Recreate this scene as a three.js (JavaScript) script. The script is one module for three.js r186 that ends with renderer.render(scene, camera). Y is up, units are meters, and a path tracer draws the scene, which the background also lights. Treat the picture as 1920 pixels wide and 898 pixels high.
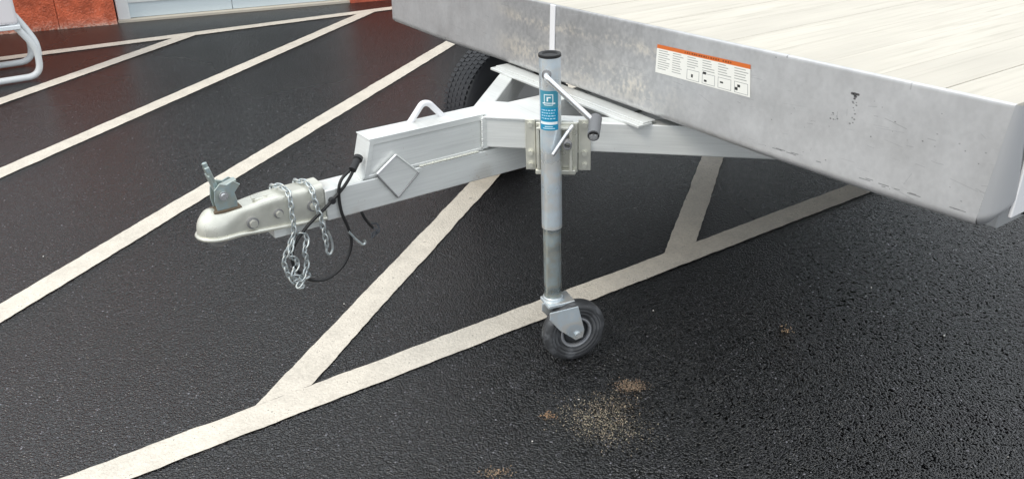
import * as THREE from 'three';
import { RoundedBoxGeometry } from 'three/addons/geometries/RoundedBoxGeometry.js';
import { mergeGeometries } from 'three/addons/utils/BufferGeometryUtils.js';

// ------------------------------------------------------------------ camera, sky, sun, exposure
const scene = new THREE.Scene();
const camera = new THREE.PerspectiveCamera(30.98, 1024 / 478, 0.05, 1500);
camera.position.set(0, 1.5, 0);
camera.rotation.set(THREE.MathUtils.degToRad(-26.76), 0, 0);

function rng(seed) { return () => { seed = (seed + 0x6d2b79f5) | 0; let t = Math.imul(seed ^ (seed >>> 15), 1 | seed); t = (t + Math.imul(t ^ (t >>> 7), 61 | t)) ^ t; return ((t ^ (t >>> 14)) >>> 0) / 4294967296; }; }
// tileable fractal value noise, w x h, in 0..1
function fbm(w, h, fx, fy, oct, seed, gain = 0.5) {
  const out = new Float32Array(w * h); const R = rng(seed); let amp = 1, tot = 0;
  for (let o = 0; o < oct; o++) {
    const gx = fx << o, gy = fy << o, g = new Float32Array(gx * gy);
    for (let i = 0; i < g.length; i++) g[i] = R();
    for (let y = 0; y < h; y++) {
      const v = y / h * gy, y0 = Math.floor(v), ty = v - y0, sy = ty * ty * (3 - 2 * ty), r0 = (y0 % gy) * gx, r1 = ((y0 + 1) % gy) * gx;
      for (let x = 0; x < w; x++) {
        const u = x / w * gx, x0 = Math.floor(u), tx = u - x0, sx = tx * tx * (3 - 2 * tx), a = x0 % gx, b = (x0 + 1) % gx;
        const p = g[r0 + a] + (g[r0 + b] - g[r0 + a]) * sx, q = g[r1 + a] + (g[r1 + b] - g[r1 + a]) * sx;
        out[y * w + x] += amp * (p + (q - p) * sy);
      }
    }
    tot += amp; amp *= gain;
  }
  for (let i = 0; i < out.length; i++) out[i] /= tot;
  return out;
}
const sunDir = new THREE.Vector3(-0.55, 0.78, 0.32).normalize();
{
  const w = 512, h = 256, n = fbm(w, h, 6, 5, 5, 11), d = new Float32Array(w * h * 4);
  for (let y = 0; y < h; y++) for (let x = 0; x < w; x++) {
    const el = (y + 0.5) / h * Math.PI - Math.PI / 2, s = Math.sin(el), i = y * w + x;
    let L = s > 0 ? 1.0 + 0.25 * s : 1.0;
    L *= 0.84 + 0.32 * n[i];
    if (s < -0.02) L = 0.12;
    d[i * 4] = L * 0.955; d[i * 4 + 1] = L * 1.005; d[i * 4 + 2] = L * 1.05; d[i * 4 + 3] = 1;
  }
  const t = new THREE.DataTexture(d, w, h, THREE.RGBAFormat, THREE.FloatType);
  t.mapping = THREE.EquirectangularReflectionMapping; t.magFilter = t.minFilter = THREE.LinearFilter; t.needsUpdate = true;
  scene.background = t; scene.environment = t;
}
const sun = new THREE.DirectionalLight(new THREE.Color(1, 0.92, 0.79), 1.15);
sun.position.copy(sunDir).multiplyScalar(20); sun.target.position.set(0, 0, -3);
sun.castShadow = true; sun.shadow.radius = 40; sun.shadow.mapSize.set(2048, 2048);
Object.assign(sun.shadow.camera, { left: -9, right: 9, top: 9, bottom: -9, near: 1, far: 50 });
scene.add(sun, sun.target);
const renderer = new THREE.WebGLRenderer({ antialias: true });
renderer.setSize(1024, 478);
renderer.toneMapping = THREE.LinearToneMapping;
renderer.toneMappingExposure = 1.2;
renderer.shadowMap.enabled = true;

// ------------------------------------------------------------------ helpers
const V = (x, y, z) => new THREE.Vector3(x, y, z);
const clamp = (x, a = 0, b = 1) => Math.min(b, Math.max(a, x));
const sstep = (a, b, x) => { const t = clamp((x - a) / (b - a)); return t * t * (3 - 2 * t); };
const toS = (v) => 255 * (v <= 0.0031308 ? 12.92 * v : 1.055 * Math.pow(clamp(v), 1 / 2.4) - 0.055);
// data texture from a function (i, x, y) -> [r,g,b] (linear when srgb) or a grey 0..1
function dataTex(w, h, f, srgb = false) {
  const d = new Uint8Array(w * h * 4);
  for (let y = 0; y < h; y++) for (let x = 0; x < w; x++) {
    const i = y * w + x, c = f(i, x, y);
    if (typeof c === 'number') d[i * 4] = d[i * 4 + 1] = d[i * 4 + 2] = clamp(c) * 255;
    else for (let k = 0; k < 3; k++) d[i * 4 + k] = srgb ? toS(clamp(c[k])) : clamp(c[k]) * 255;
    d[i * 4 + 3] = 255;
  }
  const t = new THREE.DataTexture(d, w, h); t.wrapS = t.wrapT = THREE.RepeatWrapping;
  t.magFilter = THREE.LinearFilter; t.minFilter = THREE.LinearMipmapLinearFilter; t.generateMipmaps = true;
  if (srgb) t.colorSpace = THREE.SRGBColorSpace; t.needsUpdate = true; return t;
}
const rep = (t, s, sy = s) => { const c = t.clone(); c.repeat.set(1 / s, 1 / sy); c.needsUpdate = true; return c; };
const lin = (r, g, b) => new THREE.Color().setRGB(r, g, b);
function mat(r, g, b, rough, metal = 0, extra = {}) { return new THREE.MeshStandardMaterial({ color: lin(r, g, b), roughness: rough, metalness: metal, ...extra }); }

// uv in metres by dominant normal axis
function boxUV(g) {
  if (!g.attributes.normal) g.computeVertexNormals();
  const p = g.attributes.position, n = g.attributes.normal, uv = new Float32Array(p.count * 2);
  for (let i = 0; i < p.count; i++) {
    const ax = Math.abs(n.getX(i)), ay = Math.abs(n.getY(i)), az = Math.abs(n.getZ(i));
    let a, b;
    if (ax >= ay && ax >= az) { a = p.getZ(i); b = p.getY(i); } else if (ay >= az) { a = p.getX(i); b = p.getZ(i); } else { a = p.getX(i); b = p.getY(i); }
    uv[i * 2] = a; uv[i * 2 + 1] = b;
  }
  g.setAttribute('uv', new THREE.BufferAttribute(uv, 2)); return g;
}
const flat = (g) => { const q = g.index ? g.toNonIndexed() : g; for (const k of Object.keys(q.attributes)) if (!['position', 'normal', 'uv'].includes(k)) q.deleteAttribute(k); return q; };
const used = new Map();
function numbered(n) { const k = used.get(n) || 0; used.set(n, k + 1); return k ? n + '_' + String(k).padStart(3, '0') : n; }
function obj(name, geoms, m, parent = scene, keepUV = false) {
  geoms = [].concat(geoms).map((g) => { g = flat(g); return keepUV ? g : boxUV(g); });
  const mesh = new THREE.Mesh(geoms.length > 1 ? mergeGeometries(geoms) : geoms[0], m);
  mesh.name = parent === scene ? numbered(name) : name; mesh.castShadow = mesh.receiveShadow = true; parent.add(mesh); return mesh;
}
function tag(o, label, category, group) { o.userData.label = label; if (category) o.userData.category = category; if (group) o.userData.group = group; return o; }
function struct(o) { o.userData.kind = 'structure'; return o; }
function thing(name, label, category, pos = [0, 0, 0], turn = 0) { const o = new THREE.Group(); o.name = numbered(name); o.position.set(...pos); o.rotation.y = turn; scene.add(o); return tag(o, label, category); }
function sub(name, parent) { const o = new THREE.Group(); o.name = name; parent.add(o); return o; }
const T = (g, x, y, z) => g.translate(x, y, z);
function rbox(x0, x1, y0, y1, z0, z1, r = 0.002) {
  const w = x1 - x0, h = y1 - y0, d = z1 - z0; r = Math.min(r, w * 0.45, h * 0.45, d * 0.45);
  return new RoundedBoxGeometry(w, h, d, 2, r).translate((x0 + x1) / 2, (y0 + y1) / 2, (z0 + z1) / 2);
}
function orient(g, a, b, up) { // geometry along +z from 0..len  ->  from a towards b
  const z = b.clone().sub(a).normalize(), x = up.clone().cross(z).normalize(), y = z.clone().cross(x);
  return g.applyMatrix4(new THREE.Matrix4().makeBasis(x, y, z).setPosition(a));
}
function bar(a, b, w, h, r = 0.002, up = V(0, 1, 0)) { const l = a.distanceTo(b); return orient(new RoundedBoxGeometry(w, h, l, 2, r).translate(0, 0, l / 2), a, b, up); }
function rod(a, b, r, seg = 16, r2 = r) {
  const l = a.distanceTo(b), g = new THREE.CylinderGeometry(r2, r, l, seg, 1).rotateX(Math.PI / 2).translate(0, 0, l / 2);
  const d = b.clone().sub(a).normalize(); return orient(g, a, b, Math.abs(d.y) > 0.9 ? V(1, 0, 0) : V(0, 1, 0));
}
function hex(c, dir, r, h) { return rod(c, c.clone().addScaledVector(dir.clone().normalize(), h), r, 6); }
// rounded bent tube through points
function bent(pts, r, fil = 0.03, seg = 60, rs = 12) {
  const path = new THREE.CurvePath(); let prev = pts[0].clone();
  for (let i = 1; i < pts.length - 1; i++) {
    const p = pts[i], a = p.clone().sub(pts[i - 1]), b = pts[i + 1].clone().sub(p), f = Math.min(fil, a.length() * 0.49, b.length() * 0.49);
    const s = p.clone().addScaledVector(a.normalize(), -f), e = p.clone().addScaledVector(b.normalize(), f);
    path.add(new THREE.LineCurve3(prev, s)); path.add(new THREE.QuadraticBezierCurve3(s, p.clone(), e)); prev = e;
  }
  path.add(new THREE.LineCurve3(prev, pts[pts.length - 1].clone()));
  const t = new THREE.TubeGeometry(path, seg, r, rs), e0 = new THREE.SphereGeometry(r, rs, 6).translate(...pts[0]), e1 = new THREE.SphereGeometry(r, rs, 6).translate(...pts[pts.length - 1]);
  return mergeGeometries([flat(t), flat(e0), flat(e1)]);
}
function spline(pts, r, seg = 80, rs = 10, closed = false) { return new THREE.TubeGeometry(new THREE.CatmullRomCurve3(pts, closed, 'centripetal'), seg, r, rs, closed); }
// polygon in (a,b) coordinates extruded by t along a third axis; basis X,Y,Z vectors + origin
function prism(poly, t, o, X, Y, bev = 0.0012) {
  const s = new THREE.Shape(poly.map(([a, b]) => new THREE.Vector2(a, b)));
  const g = new THREE.ExtrudeGeometry(s, { depth: t - 2 * bev, bevelEnabled: true, bevelSize: bev, bevelThickness: bev, bevelOffset: -bev, bevelSegments: 2, curveSegments: 10 }).translate(0, 0, bev);
  return g.applyMatrix4(new THREE.Matrix4().makeBasis(X, Y, X.clone().cross(Y)).setPosition(o));
}
// grid surface from f(i/nu, j/nv) -> Vector3
function surf(f, nu, nv, flip = false) {
  const p = [], uv = [], ix = [];
  for (let i = 0; i <= nu; i++) for (let j = 0; j <= nv; j++) { const q = f(i / nu, j / nv); p.push(q.x, q.y, q.z); uv.push(i / nu, j / nv); }
  for (let i = 0; i < nu; i++) for (let j = 0; j < nv; j++) { const a = i * (nv + 1) + j, b = a + nv + 1; flip ? ix.push(a, a + 1, b, b, a + 1, b + 1) : ix.push(a, b, a + 1, b, b + 1, a + 1); }
  const g = new THREE.BufferGeometry(); g.setAttribute('position', new THREE.Float32BufferAttribute(p, 3)); g.setAttribute('uv', new THREE.Float32BufferAttribute(uv, 2)); g.setIndex(ix); g.computeVertexNormals(); return g;
}

// ------------------------------------------------------------------ textures
const AS = 2048; // asphalt tile of 3.2 m
const asphalt = (() => {
  const R = rng(5), H = new Float32Array(AS * AS), C = new Float32Array(AS * AS), base = fbm(AS, AS, 8, 8, 4, 6);
  for (let i = 0; i < H.length; i++) { H[i] = 0.1 * base[i]; C[i] = 0.004; }
  for (let k = 0; k < 380000; k++) {
    const cx = R() * AS, cy = R() * AS, r = 1.25 + 2.1 * R() * R(), top = 0.5 + 0.45 * R(), u = R(), ex = 0.7 + 0.6 * R();
    const col = u < 0.016 ? 0.25 + 0.4 * R() : u < 0.2 ? 0.06 + 0.10 * R() : 0.004 + 0.018 * R();
    const r2 = Math.ceil(r * 1.3);
    for (let dy = -r2; dy <= r2; dy++) for (let dx = -r2; dx <= r2; dx++) {
      const q = (dx * dx * ex + dy * dy / ex) / (r * r); if (q > 1) continue;
      const x = (Math.round(cx) + dx + AS) % AS, y = (Math.round(cy) + dy + AS) % AS, i = y * AS + x, hh = top * Math.sqrt(1 - q * 0.85);
      if (hh > H[i]) { H[i] = hh; C[i] = col; }
    }
  }
  return { H, C, base };
})();
const asphaltMap = dataTex(AS, AS, (i) => { const c = 0.32 * asphalt.C[i] * (0.7 + 0.6 * asphalt.base[i]); return [c, c * 0.99, c * 1.12]; }, true);
const asphaltBump = dataTex(AS, AS, (i) => asphalt.H[i]);
const wetN = fbm(1024, 1024, 5, 5, 5, 21);
const wetRough = dataTex(1024, 1024, (i) => { const v = 0.28 + 0.14 * (wetN[i] - 0.5) * 2; return [v, v, v]; });
const paintN = fbm(1024, 1024, 16, 16, 5, 31), paintF = fbm(1024, 1024, 128, 128, 2, 32);
const paintMap = dataTex(1024, 1024, (i) => { const a = 0.84 + 0.26 * (paintN[i] - 0.5) + 0.22 * (paintF[i] - 0.5) - 0.5 * sstep(0.72, 0.82, paintF[i] * 0.75 + paintN[i] * 0.25); return [0.82 * a, 0.755 * a, 0.655 * a]; }, true);
const metN = fbm(1024, 1024, 4, 24, 6, 41), metF = fbm(1024, 1024, 8, 256, 3, 42), metB = fbm(512, 512, 6, 6, 5, 43);
const extrMap = dataTex(1024, 1024, (i) => { const a = 0.85 + 0.14 * (metF[i] - 0.5) + 0.2 * (metN[i] - 0.5), d = sstep(0.56, 0.75, wetN[i]) * 0.16 + 0.3 * sstep(0.72, 0.82, paintF[i] * 0.6 + wetN[i] * 0.4); return [0.945 * a * (1 - 0.8 * d), 0.962 * a * (1 - d), 0.955 * a * (1 - 1.15 * d)]; }, true);
const extrRough = dataTex(1024, 1024, (i) => { const v = 0.42 + 0.25 * (metN[i] - 0.5) + 0.15 * (metF[i] - 0.5); return [v, v, v]; });
const zincMap = dataTex(512, 512, (i) => { const a = 0.8 + 0.4 * (metB[i] - 0.5); return [0.86 * a, 0.855 * a, 0.765 * a]; }, true);
const galvMap = dataTex(512, 512, (i) => { const b = metB[i], a = 0.72 + 0.4 * (b - 0.5), t = Math.sin(b * 16); return [(0.93 + 0.05 * t) * a, 0.99 * a, (1.02 - 0.05 * t) * a]; }, true);
const dirtyRough = dataTex(512, 512, (i) => { const v = 0.36 + 0.45 * (metB[i] - 0.5); return [v, v, v]; });
const scuffMap = dataTex(512, 512, (i) => { const b = sstep(0.48, 0.75, metB[i]), c = 0.034 + 0.03 * metB[i] + 0.05 * b; return [c * 0.96, c, c * 1.08]; }, true);
// whitewashed boards: grain along v
const wA = fbm(512, 2048, 28, 16, 4, 51), wB = fbm(512, 2048, 5, 6, 4, 52), wC = fbm(512, 2048, 100, 8, 2, 53);
const woodMap = dataTex(512, 2048, (i) => {
  const g = sstep(0.5, 0.8, wA[i]) * 0.26 * sstep(0.35, 0.7, wB[i]) + 0.14 * sstep(0.55, 0.8, wC[i]), k = 1 - 0.5 * g;
  const q = k * (0.85 + 0.28 * wB[i]); return [0.60 * q, 0.565 * q, 0.495 * q * (1 - 0.05 * g)];
}, true);
const woodBump = dataTex(512, 2048, (i) => 0.6 * wA[i] + 0.4 * wC[i]);
const rN = fbm(1024, 1024, 12, 12, 6, 61), rF = fbm(1024, 1024, 90, 90, 3, 62);
const redMap = dataTex(1024, 1024, (i) => { const w = sstep(0.62, 0.85, rF[i]) * 0.15, a = 0.75 + 0.6 * (rN[i] - 0.5); return [(0.66 * (1 - w) + 0.70 * w) * a, (0.14 * (1 - w) + 0.48 * w) * a, (0.075 * (1 - w) + 0.40 * w) * a]; }, true);
const redBaseMap = dataTex(1024, 1024, (i, x, y) => { const b = Math.exp(-y / 1024 * 0.8 / 0.025) * 0.9, f = clamp(b * sstep(0.3, 0.6, rF[i] * 0.5 + rN[i] * 0.5) + sstep(0.60, 0.80, rF[i]) * 0.16), a = 0.75 + 0.8 * (rN[i] - 0.5) + 0.3 * (rF[i] - 0.5); return [(0.80 * (1 - f) + 0.80 * f) * a, (0.17 * (1 - f) + 0.58 * f) * a, (0.075 * (1 - f) + 0.48 * f) * a]; }, true);
const redBump = dataTex(1024, 1024, (i) => 0.5 * rN[i] + 0.5 * rF[i]);

// ------------------------------------------------------------------ materials
const M = {
  ground: new THREE.MeshPhysicalMaterial({ color: 0xffffff, map: rep(asphaltMap, 2.55), bumpMap: rep(asphaltBump, 2.55), bumpScale: 0.0030, roughness: 1, roughnessMap: rep(wetRough, 7.3), ior: 1.7, specularIntensity: 1 }),
  paint: new THREE.MeshStandardMaterial({ color: 0xffffff, map: rep(paintMap, 0.9), bumpMap: rep(asphaltBump, 3.2), bumpScale: 0.0011, roughness: 0.5 }),
  alu: new THREE.MeshStandardMaterial({ color: lin(0.98, 0.985, 0.975), map: rep(extrMap, 0.8), roughnessMap: rep(extrRough, 0.7), roughness: 1, metalness: 0.4 }),
  zinc: new THREE.MeshStandardMaterial({ color: 0xffffff, map: rep(zincMap, 0.25), roughnessMap: rep(dirtyRough, 0.3), roughness: 1, metalness: 0.6 }),
  galv: new THREE.MeshStandardMaterial({ color: 0xffffff, map: rep(galvMap, 0.35), roughnessMap: rep(dirtyRough, 0.3), roughness: 0.9, metalness: 0.6 }),
  inner: new THREE.MeshStandardMaterial({ color: lin(0.72, 0.74, 0.70), map: rep(galvMap, 0.2), roughnessMap: rep(dirtyRough, 0.2), roughness: 1, metalness: 0.85 }),
  bright: mat(0.85, 0.86, 0.87, 0.25, 0.9),
  green: new THREE.MeshStandardMaterial({ color: lin(0.68, 0.74, 0.70), map: rep(galvMap, 0.15), roughness: 0.45, metalness: 0.8 }),
  dark: mat(0.02, 0.02, 0.022, 0.5),
  black: mat(0.012, 0.012, 0.013, 0.42),
  grip: mat(0.16, 0.165, 0.175, 0.55),
  rubber: new THREE.MeshStandardMaterial({ color: 0xffffff, map: rep(scuffMap, 0.16), roughness: 0.42 }),
  tyre: mat(0.035, 0.037, 0.043, 0.5),
  rim: mat(0.8, 0.8, 0.8, 0.4, 0.3),
  chain: new THREE.MeshStandardMaterial({ color: lin(0.8, 0.8, 0.78), map: rep(galvMap, 0.05), roughness: 0.42, metalness: 0.75 }),
  strip: mat(0.9, 0.9, 0.92, 0.4, 0.2),
  white: mat(0.82, 0.82, 0.84, 0.4),
  wood: new THREE.MeshStandardMaterial({ color: 0xffffff, map: rep(woodMap, 0.45, 2.6), bumpMap: rep(woodBump, 0.45, 2.6), bumpScale: 0.0012, roughness: 0.75 }),
  steel: mat(0.3, 0.3, 0.31, 0.5, 0.6),
};

// ------------------------------------------------------------------ ground and painted markings
{
  const g = new THREE.PlaneGeometry(900, 900).rotateX(-Math.PI / 2);
  const m = obj('asphalt_ground', g, M.ground); struct(m); tag(m, 'wet black asphalt of the parking lot');
}
const BW = 0.051;  // half a 4 inch line
// a line is x = k z + c
const lineDefs = { near: [-1.407, -3.355], far: [-1.51, -11.84] };
const hatch = [[-0.338, 0.72], [-0.338, -0.343], [-0.333, -1.31], [-0.3476, -2.53], [-0.343, -3.575], [-0.345, -4.51], [-0.345, -5.55]];
function stripe(name, p0, p1, nw, cut0, cut1, seed, label) { // from p0 to p1 (x,z), each edge ended on the lines [k,c]; ragged edges
  const R = rng(seed), d = new THREE.Vector2(p1[0] - p0[0], p1[1] - p0[1]), n = Math.max(2, Math.round(d.length() / 0.018)); d.normalize();
  const px = -d.y, pz = d.x, pos = [], ix = [], w = [0, 0];
  const hit = (p, o, cut) => { const x = p[0] + px * o, z = p[1] + pz * o; if (!cut) return [x, z]; const [k, c] = cut, t = (k * z + c - x) / (d.x - k * d.y); return [x + t * d.x, z + t * d.y]; };
  for (let i = 0; i <= n; i++) {
    for (let e = 0; e < 2; e++) {
      w[e] = w[e] * 0.6 + (R() - 0.5) * 0.0034; const o = (e ? 1 : -1) * nw, a = hit(p0, o, cut0), b = hit(p1, o, cut1), t = i / n, j = (i && i < n ? w[e] : 0);
      pos.push(a[0] + (b[0] - a[0]) * t + px * j, 0.004, a[1] + (b[1] - a[1]) * t + pz * j);
    }
    if (i) { const a = i * 2; ix.push(a - 2, a - 1, a, a - 1, a + 1, a); }
  }
  const g = new THREE.BufferGeometry(); g.setAttribute('position', new THREE.Float32BufferAttribute(pos, 3)); g.setIndex(ix); g.computeVertexNormals();
  if (g.attributes.normal.getY(0) < 0) { for (let i = 0; i < ix.length; i += 3) [ix[i], ix[i + 1]] = [ix[i + 1], ix[i]]; g.setIndex(ix); g.computeVertexNormals(); }
  const m = obj(name, g, M.paint); struct(m); tag(m, label);
}
{
  const at = ([k, c], z) => [k * z + c, z];
  stripe('painted_border_line', at(lineDefs.near, 1.2), at(lineDefs.near, -9), BW, null, null, 71, 'long cream painted line passing behind the jack wheel');
  stripe('painted_border_line', at(lineDefs.far, -3.2), at(lineDefs.far, -12), BW, null, null, 72, 'far cream painted line along the storefront');
  const names = ['cream painted stripe under the trailer bed', 'cream painted stripe meeting the border line beneath the right frame rail', 'cream painted stripe running under the tongue from the near junction', 'cream painted stripe passing just behind the coupler', 'cream painted stripe left of the coupler ending at the far line', 'cream painted stripe nearest the white stand', 'cream painted stripe beyond the left edge'];
  hatch.forEach((h, i) => {
    // cut by the facing edges of the two border lines
    const off = (L, s) => [L[0], L[1] + s * BW * Math.hypot(1, L[0])];
    const cn = off(lineDefs.near, -1), cf = off(lineDefs.far, 1);
    const X = (a, b) => { const z = (b[1] - a[1]) / (a[0] - b[0]); return [a[0] * z + a[1], z]; };
    let n0 = X(h, cn), f0 = X(h, cf), cut0 = cn; if (n0[1] > 1) { n0 = at(h, 1); cut0 = null; }
    stripe('painted_stripe', n0, f0, BW * 0.97, cut0, cf, 80 + i, names[i]);
  });
}

// ------------------------------------------------------------------ storefront (far left)
{
  const turn = THREE.MathUtils.degToRad(25), b = thing('storefront', 'red painted masonry storefront with white window frames along the back of the lot', 'building', [-3.04, 0, -6.72], turn);
  const red = new THREE.MeshStandardMaterial({ color: 0xffffff, map: rep(redMap, 0.8), bumpMap: rep(redBump, 0.8), bumpScale: 0.006, roughness: 0.7 });
  const redBase = red.clone(); redBase.map = rep(redBaseMap, 0.8); redBase.bumpScale = 0.01;
  const pale = mat(0.6, 0.59, 0.56, 0.8); const frame = mat(0.78, 0.8, 0.8, 0.4), kick = mat(0.62, 0.7, 0.74, 0.35), sill = mat(0.55, 0.5, 0.42, 0.7), inside = mat(0.05, 0.05, 0.05, 0.9);
  const glass = new THREE.MeshPhysicalMaterial({ color: lin(0.8, 0.86, 0.88), roughness: 0.02, transmission: 1, thickness: 0, ior: 1.5 });
  // red pier of painted blocks, left of the window
  obj('upper_wall', [rbox(-3.6, -0.02, 0.805, 2.6, -0.3, 0.085, 0.004)], pale, b);
  const wl = obj('wall', [rbox(-3.6, -0.02, 0.48, 0.8, -0.3, 0.10, 0.004)], red, b); tag(wl, 'red painted masonry pier');
  const R = rng(4);
  for (let row = 0; row < 2; row++) for (let k = 0; k < 9; k++) {
    const x1 = -0.015 - k * 0.4 - (row % 2) * 0.2, x0 = Math.max(-3.6, x1 - 0.3975); if (x1 < -3.5) continue;
    const j = 0.003 * R();
    obj('block', rbox(x0, x1, row * 0.24 + (row ? 0.0015 : -0.05), row * 0.24 + 0.2385, -0.3, 0.10 + j, 0.004), redBase, wl);
    if (row && k === 0) obj('block', rbox(-0.2125, -0.015, 0.2415, 0.4785, -0.3, 0.101, 0.004), redBase, wl);
  }
  const glazing = sub('window', b);
  obj('frame', [rbox(-0.005, 0.085, 0.02, 2.5, -0.08, 0.06, 0.006), rbox(0.085, 1.72, 0.135, 0.165, -0.06, 0.03, 0.004), rbox(0.085, 1.72, 2.44, 2.5, -0.06, 0.03, 0.004), rbox(0.83, 0.88, 0.165, 2.44, -0.06, 0.03, 0.004), rbox(1.72, 1.80, 0.02, 2.5, -0.08, 0.06, 0.006)], frame, glazing);
  obj('kick_panel', [rbox(0.085, 0.853, 0.022, 0.135, -0.06, 0.02, 0.003), rbox(0.857, 1.72, 0.022, 0.135, -0.06, 0.02, 0.003)], kick, glazing);
  obj('pane', [rbox(0.085, 0.83, 0.165, 2.44, -0.02, -0.014, 0.001)], glass, glazing);
  obj('pane', [rbox(0.88, 1.72, 0.165, 2.44, -0.02, -0.014, 0.001)], glass, glazing);
  obj('base_strip', rbox(-0.01, 1.81, -0.05, 0.02, -0.08, 0.075, 0.004), sill, b);
  obj('upper_wall', [rbox(1.81, 2.5, 0.805, 2.6, -0.3, 0.085, 0.004)], pale, b);
  obj('wall', [rbox(1.81, 2.5, -0.05, 0.8, -0.3, 0.10, 0.01)], red, b).userData.label = 'red painted masonry pier right of the window';
  const gl2 = sub('window', b);
  obj('frame', [rbox(2.505, 2.59, 0.02, 2.5, -0.08, 0.06, 0.006), rbox(2.59, 9, 0.135, 0.165, -0.06, 0.03, 0.004), rbox(2.59, 9, 2.44, 2.5, -0.06, 0.03, 0.004), ...[3.8, 5.1, 6.4, 7.7].map((x) => rbox(x, x + 0.05, 0.165, 2.44, -0.06, 0.03, 0.004))], frame, gl2);
  obj('kick_panel', rbox(2.59, 9, 0.022, 0.135, -0.06, 0.02, 0.003), kick, gl2);
  for (let k = 0; k < 5; k++) obj('pane', rbox(k ? 2.55 + 1.3 * k : 2.59, k < 4 ? 3.8 + 1.3 * k : 9, 0.165, 2.44, -0.02, -0.014, 0.001), glass, gl2);
  obj('base_strip', rbox(2.5, 9, -0.05, 0.02, -0.08, 0.075, 0.004), sill, b);
  obj('header', [rbox(-3.6, 9, 2.61, 3.0, -0.3, 0.095, 0.005), rbox(-0.02, 1.81, 2.5, 2.605, -0.3, 0.09, 0.005), rbox(2.5, 9, 2.5, 2.605, -0.3, 0.09, 0.005)], frame, b);
  obj('roof', rbox(-3.6, 9, 3.005, 3.1, -3.1, 0.15, 0.01), pale, b);
  obj('interior', [rbox(-3.6, -3.5, 0.02, 2.9, -2.99, -0.31, 0.002), rbox(8.9, 9, 0.02, 2.9, -2.99, -0.31, 0.002), rbox(-3.6, 9, -0.05, 2.9, -3.1, -3, 0.005), rbox(-3.6, 9, 0.01, 0.02, -3, -0.32, 0.002), rbox(-0.2, -0.1, 0, 2.9, -3, -0.31, 0.005), rbox(1.9, 2, 0, 2.9, -3, -0.31, 0.005)], inside, b);
}

// ------------------------------------------------------------------ white stand with bent tube legs (left edge)
{
  const s = thing('tube_leg_stand', 'white box stand on bent pale tube legs before the red wall, at the left edge', 'stand', [-2.915, 0, -5.12], THREE.MathUtils.degToRad(33));
  const tube = mat(0.72, 0.74, 0.75, 0.4), face = mat(0.80, 0.77, 0.79, 0.35);
  obj('body', rbox(-1.3, 0.0, 0.345, 1.05, -0.62, 0.03, 0.02), face, s);
  obj('bottom_trim', rbox(-1.3, 0.006, 0.315, 0.342, -0.62, 0.036, 0.006), mat(0.78, 0.82, 0.85, 0.35), s);
  for (const dz of [0.0, -0.40]) obj('leg', bent([V(-0.10, 0.42, dz - 0.02), V(-0.02, 0.33, dz), V(0.066, 0.185, dz), V(0.05, 0.024, dz), V(-0.35, 0.024, dz + 0.03), V(-1.2, 0.024, dz + 0.05)], 0.0195, 0.075, 90, 14), tube, s);
  obj('leg', bent([V(-0.03, 0.42, -0.05), V(0.03, 0.31, -0.045), V(0.068, 0.22, -0.02), V(0.066, 0.15, -0.01)], 0.02, 0.06, 40, 12), tube, s);
}

// ------------------------------------------------------------------ trailer: local x right/near, y up, z towards the coupler
const TP = [-0.109, 0, -2.315], TT = THREE.MathUtils.degToRad(-54.5);
const trailer = thing('flatbed_trailer', 'aluminium flatbed trailer with whitewashed plank deck, A-frame tongue and propped jack wheel', 'trailer', TP, TT);
const L = (x, y, z) => V(x, y, z);
const AX = 0.015;
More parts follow.
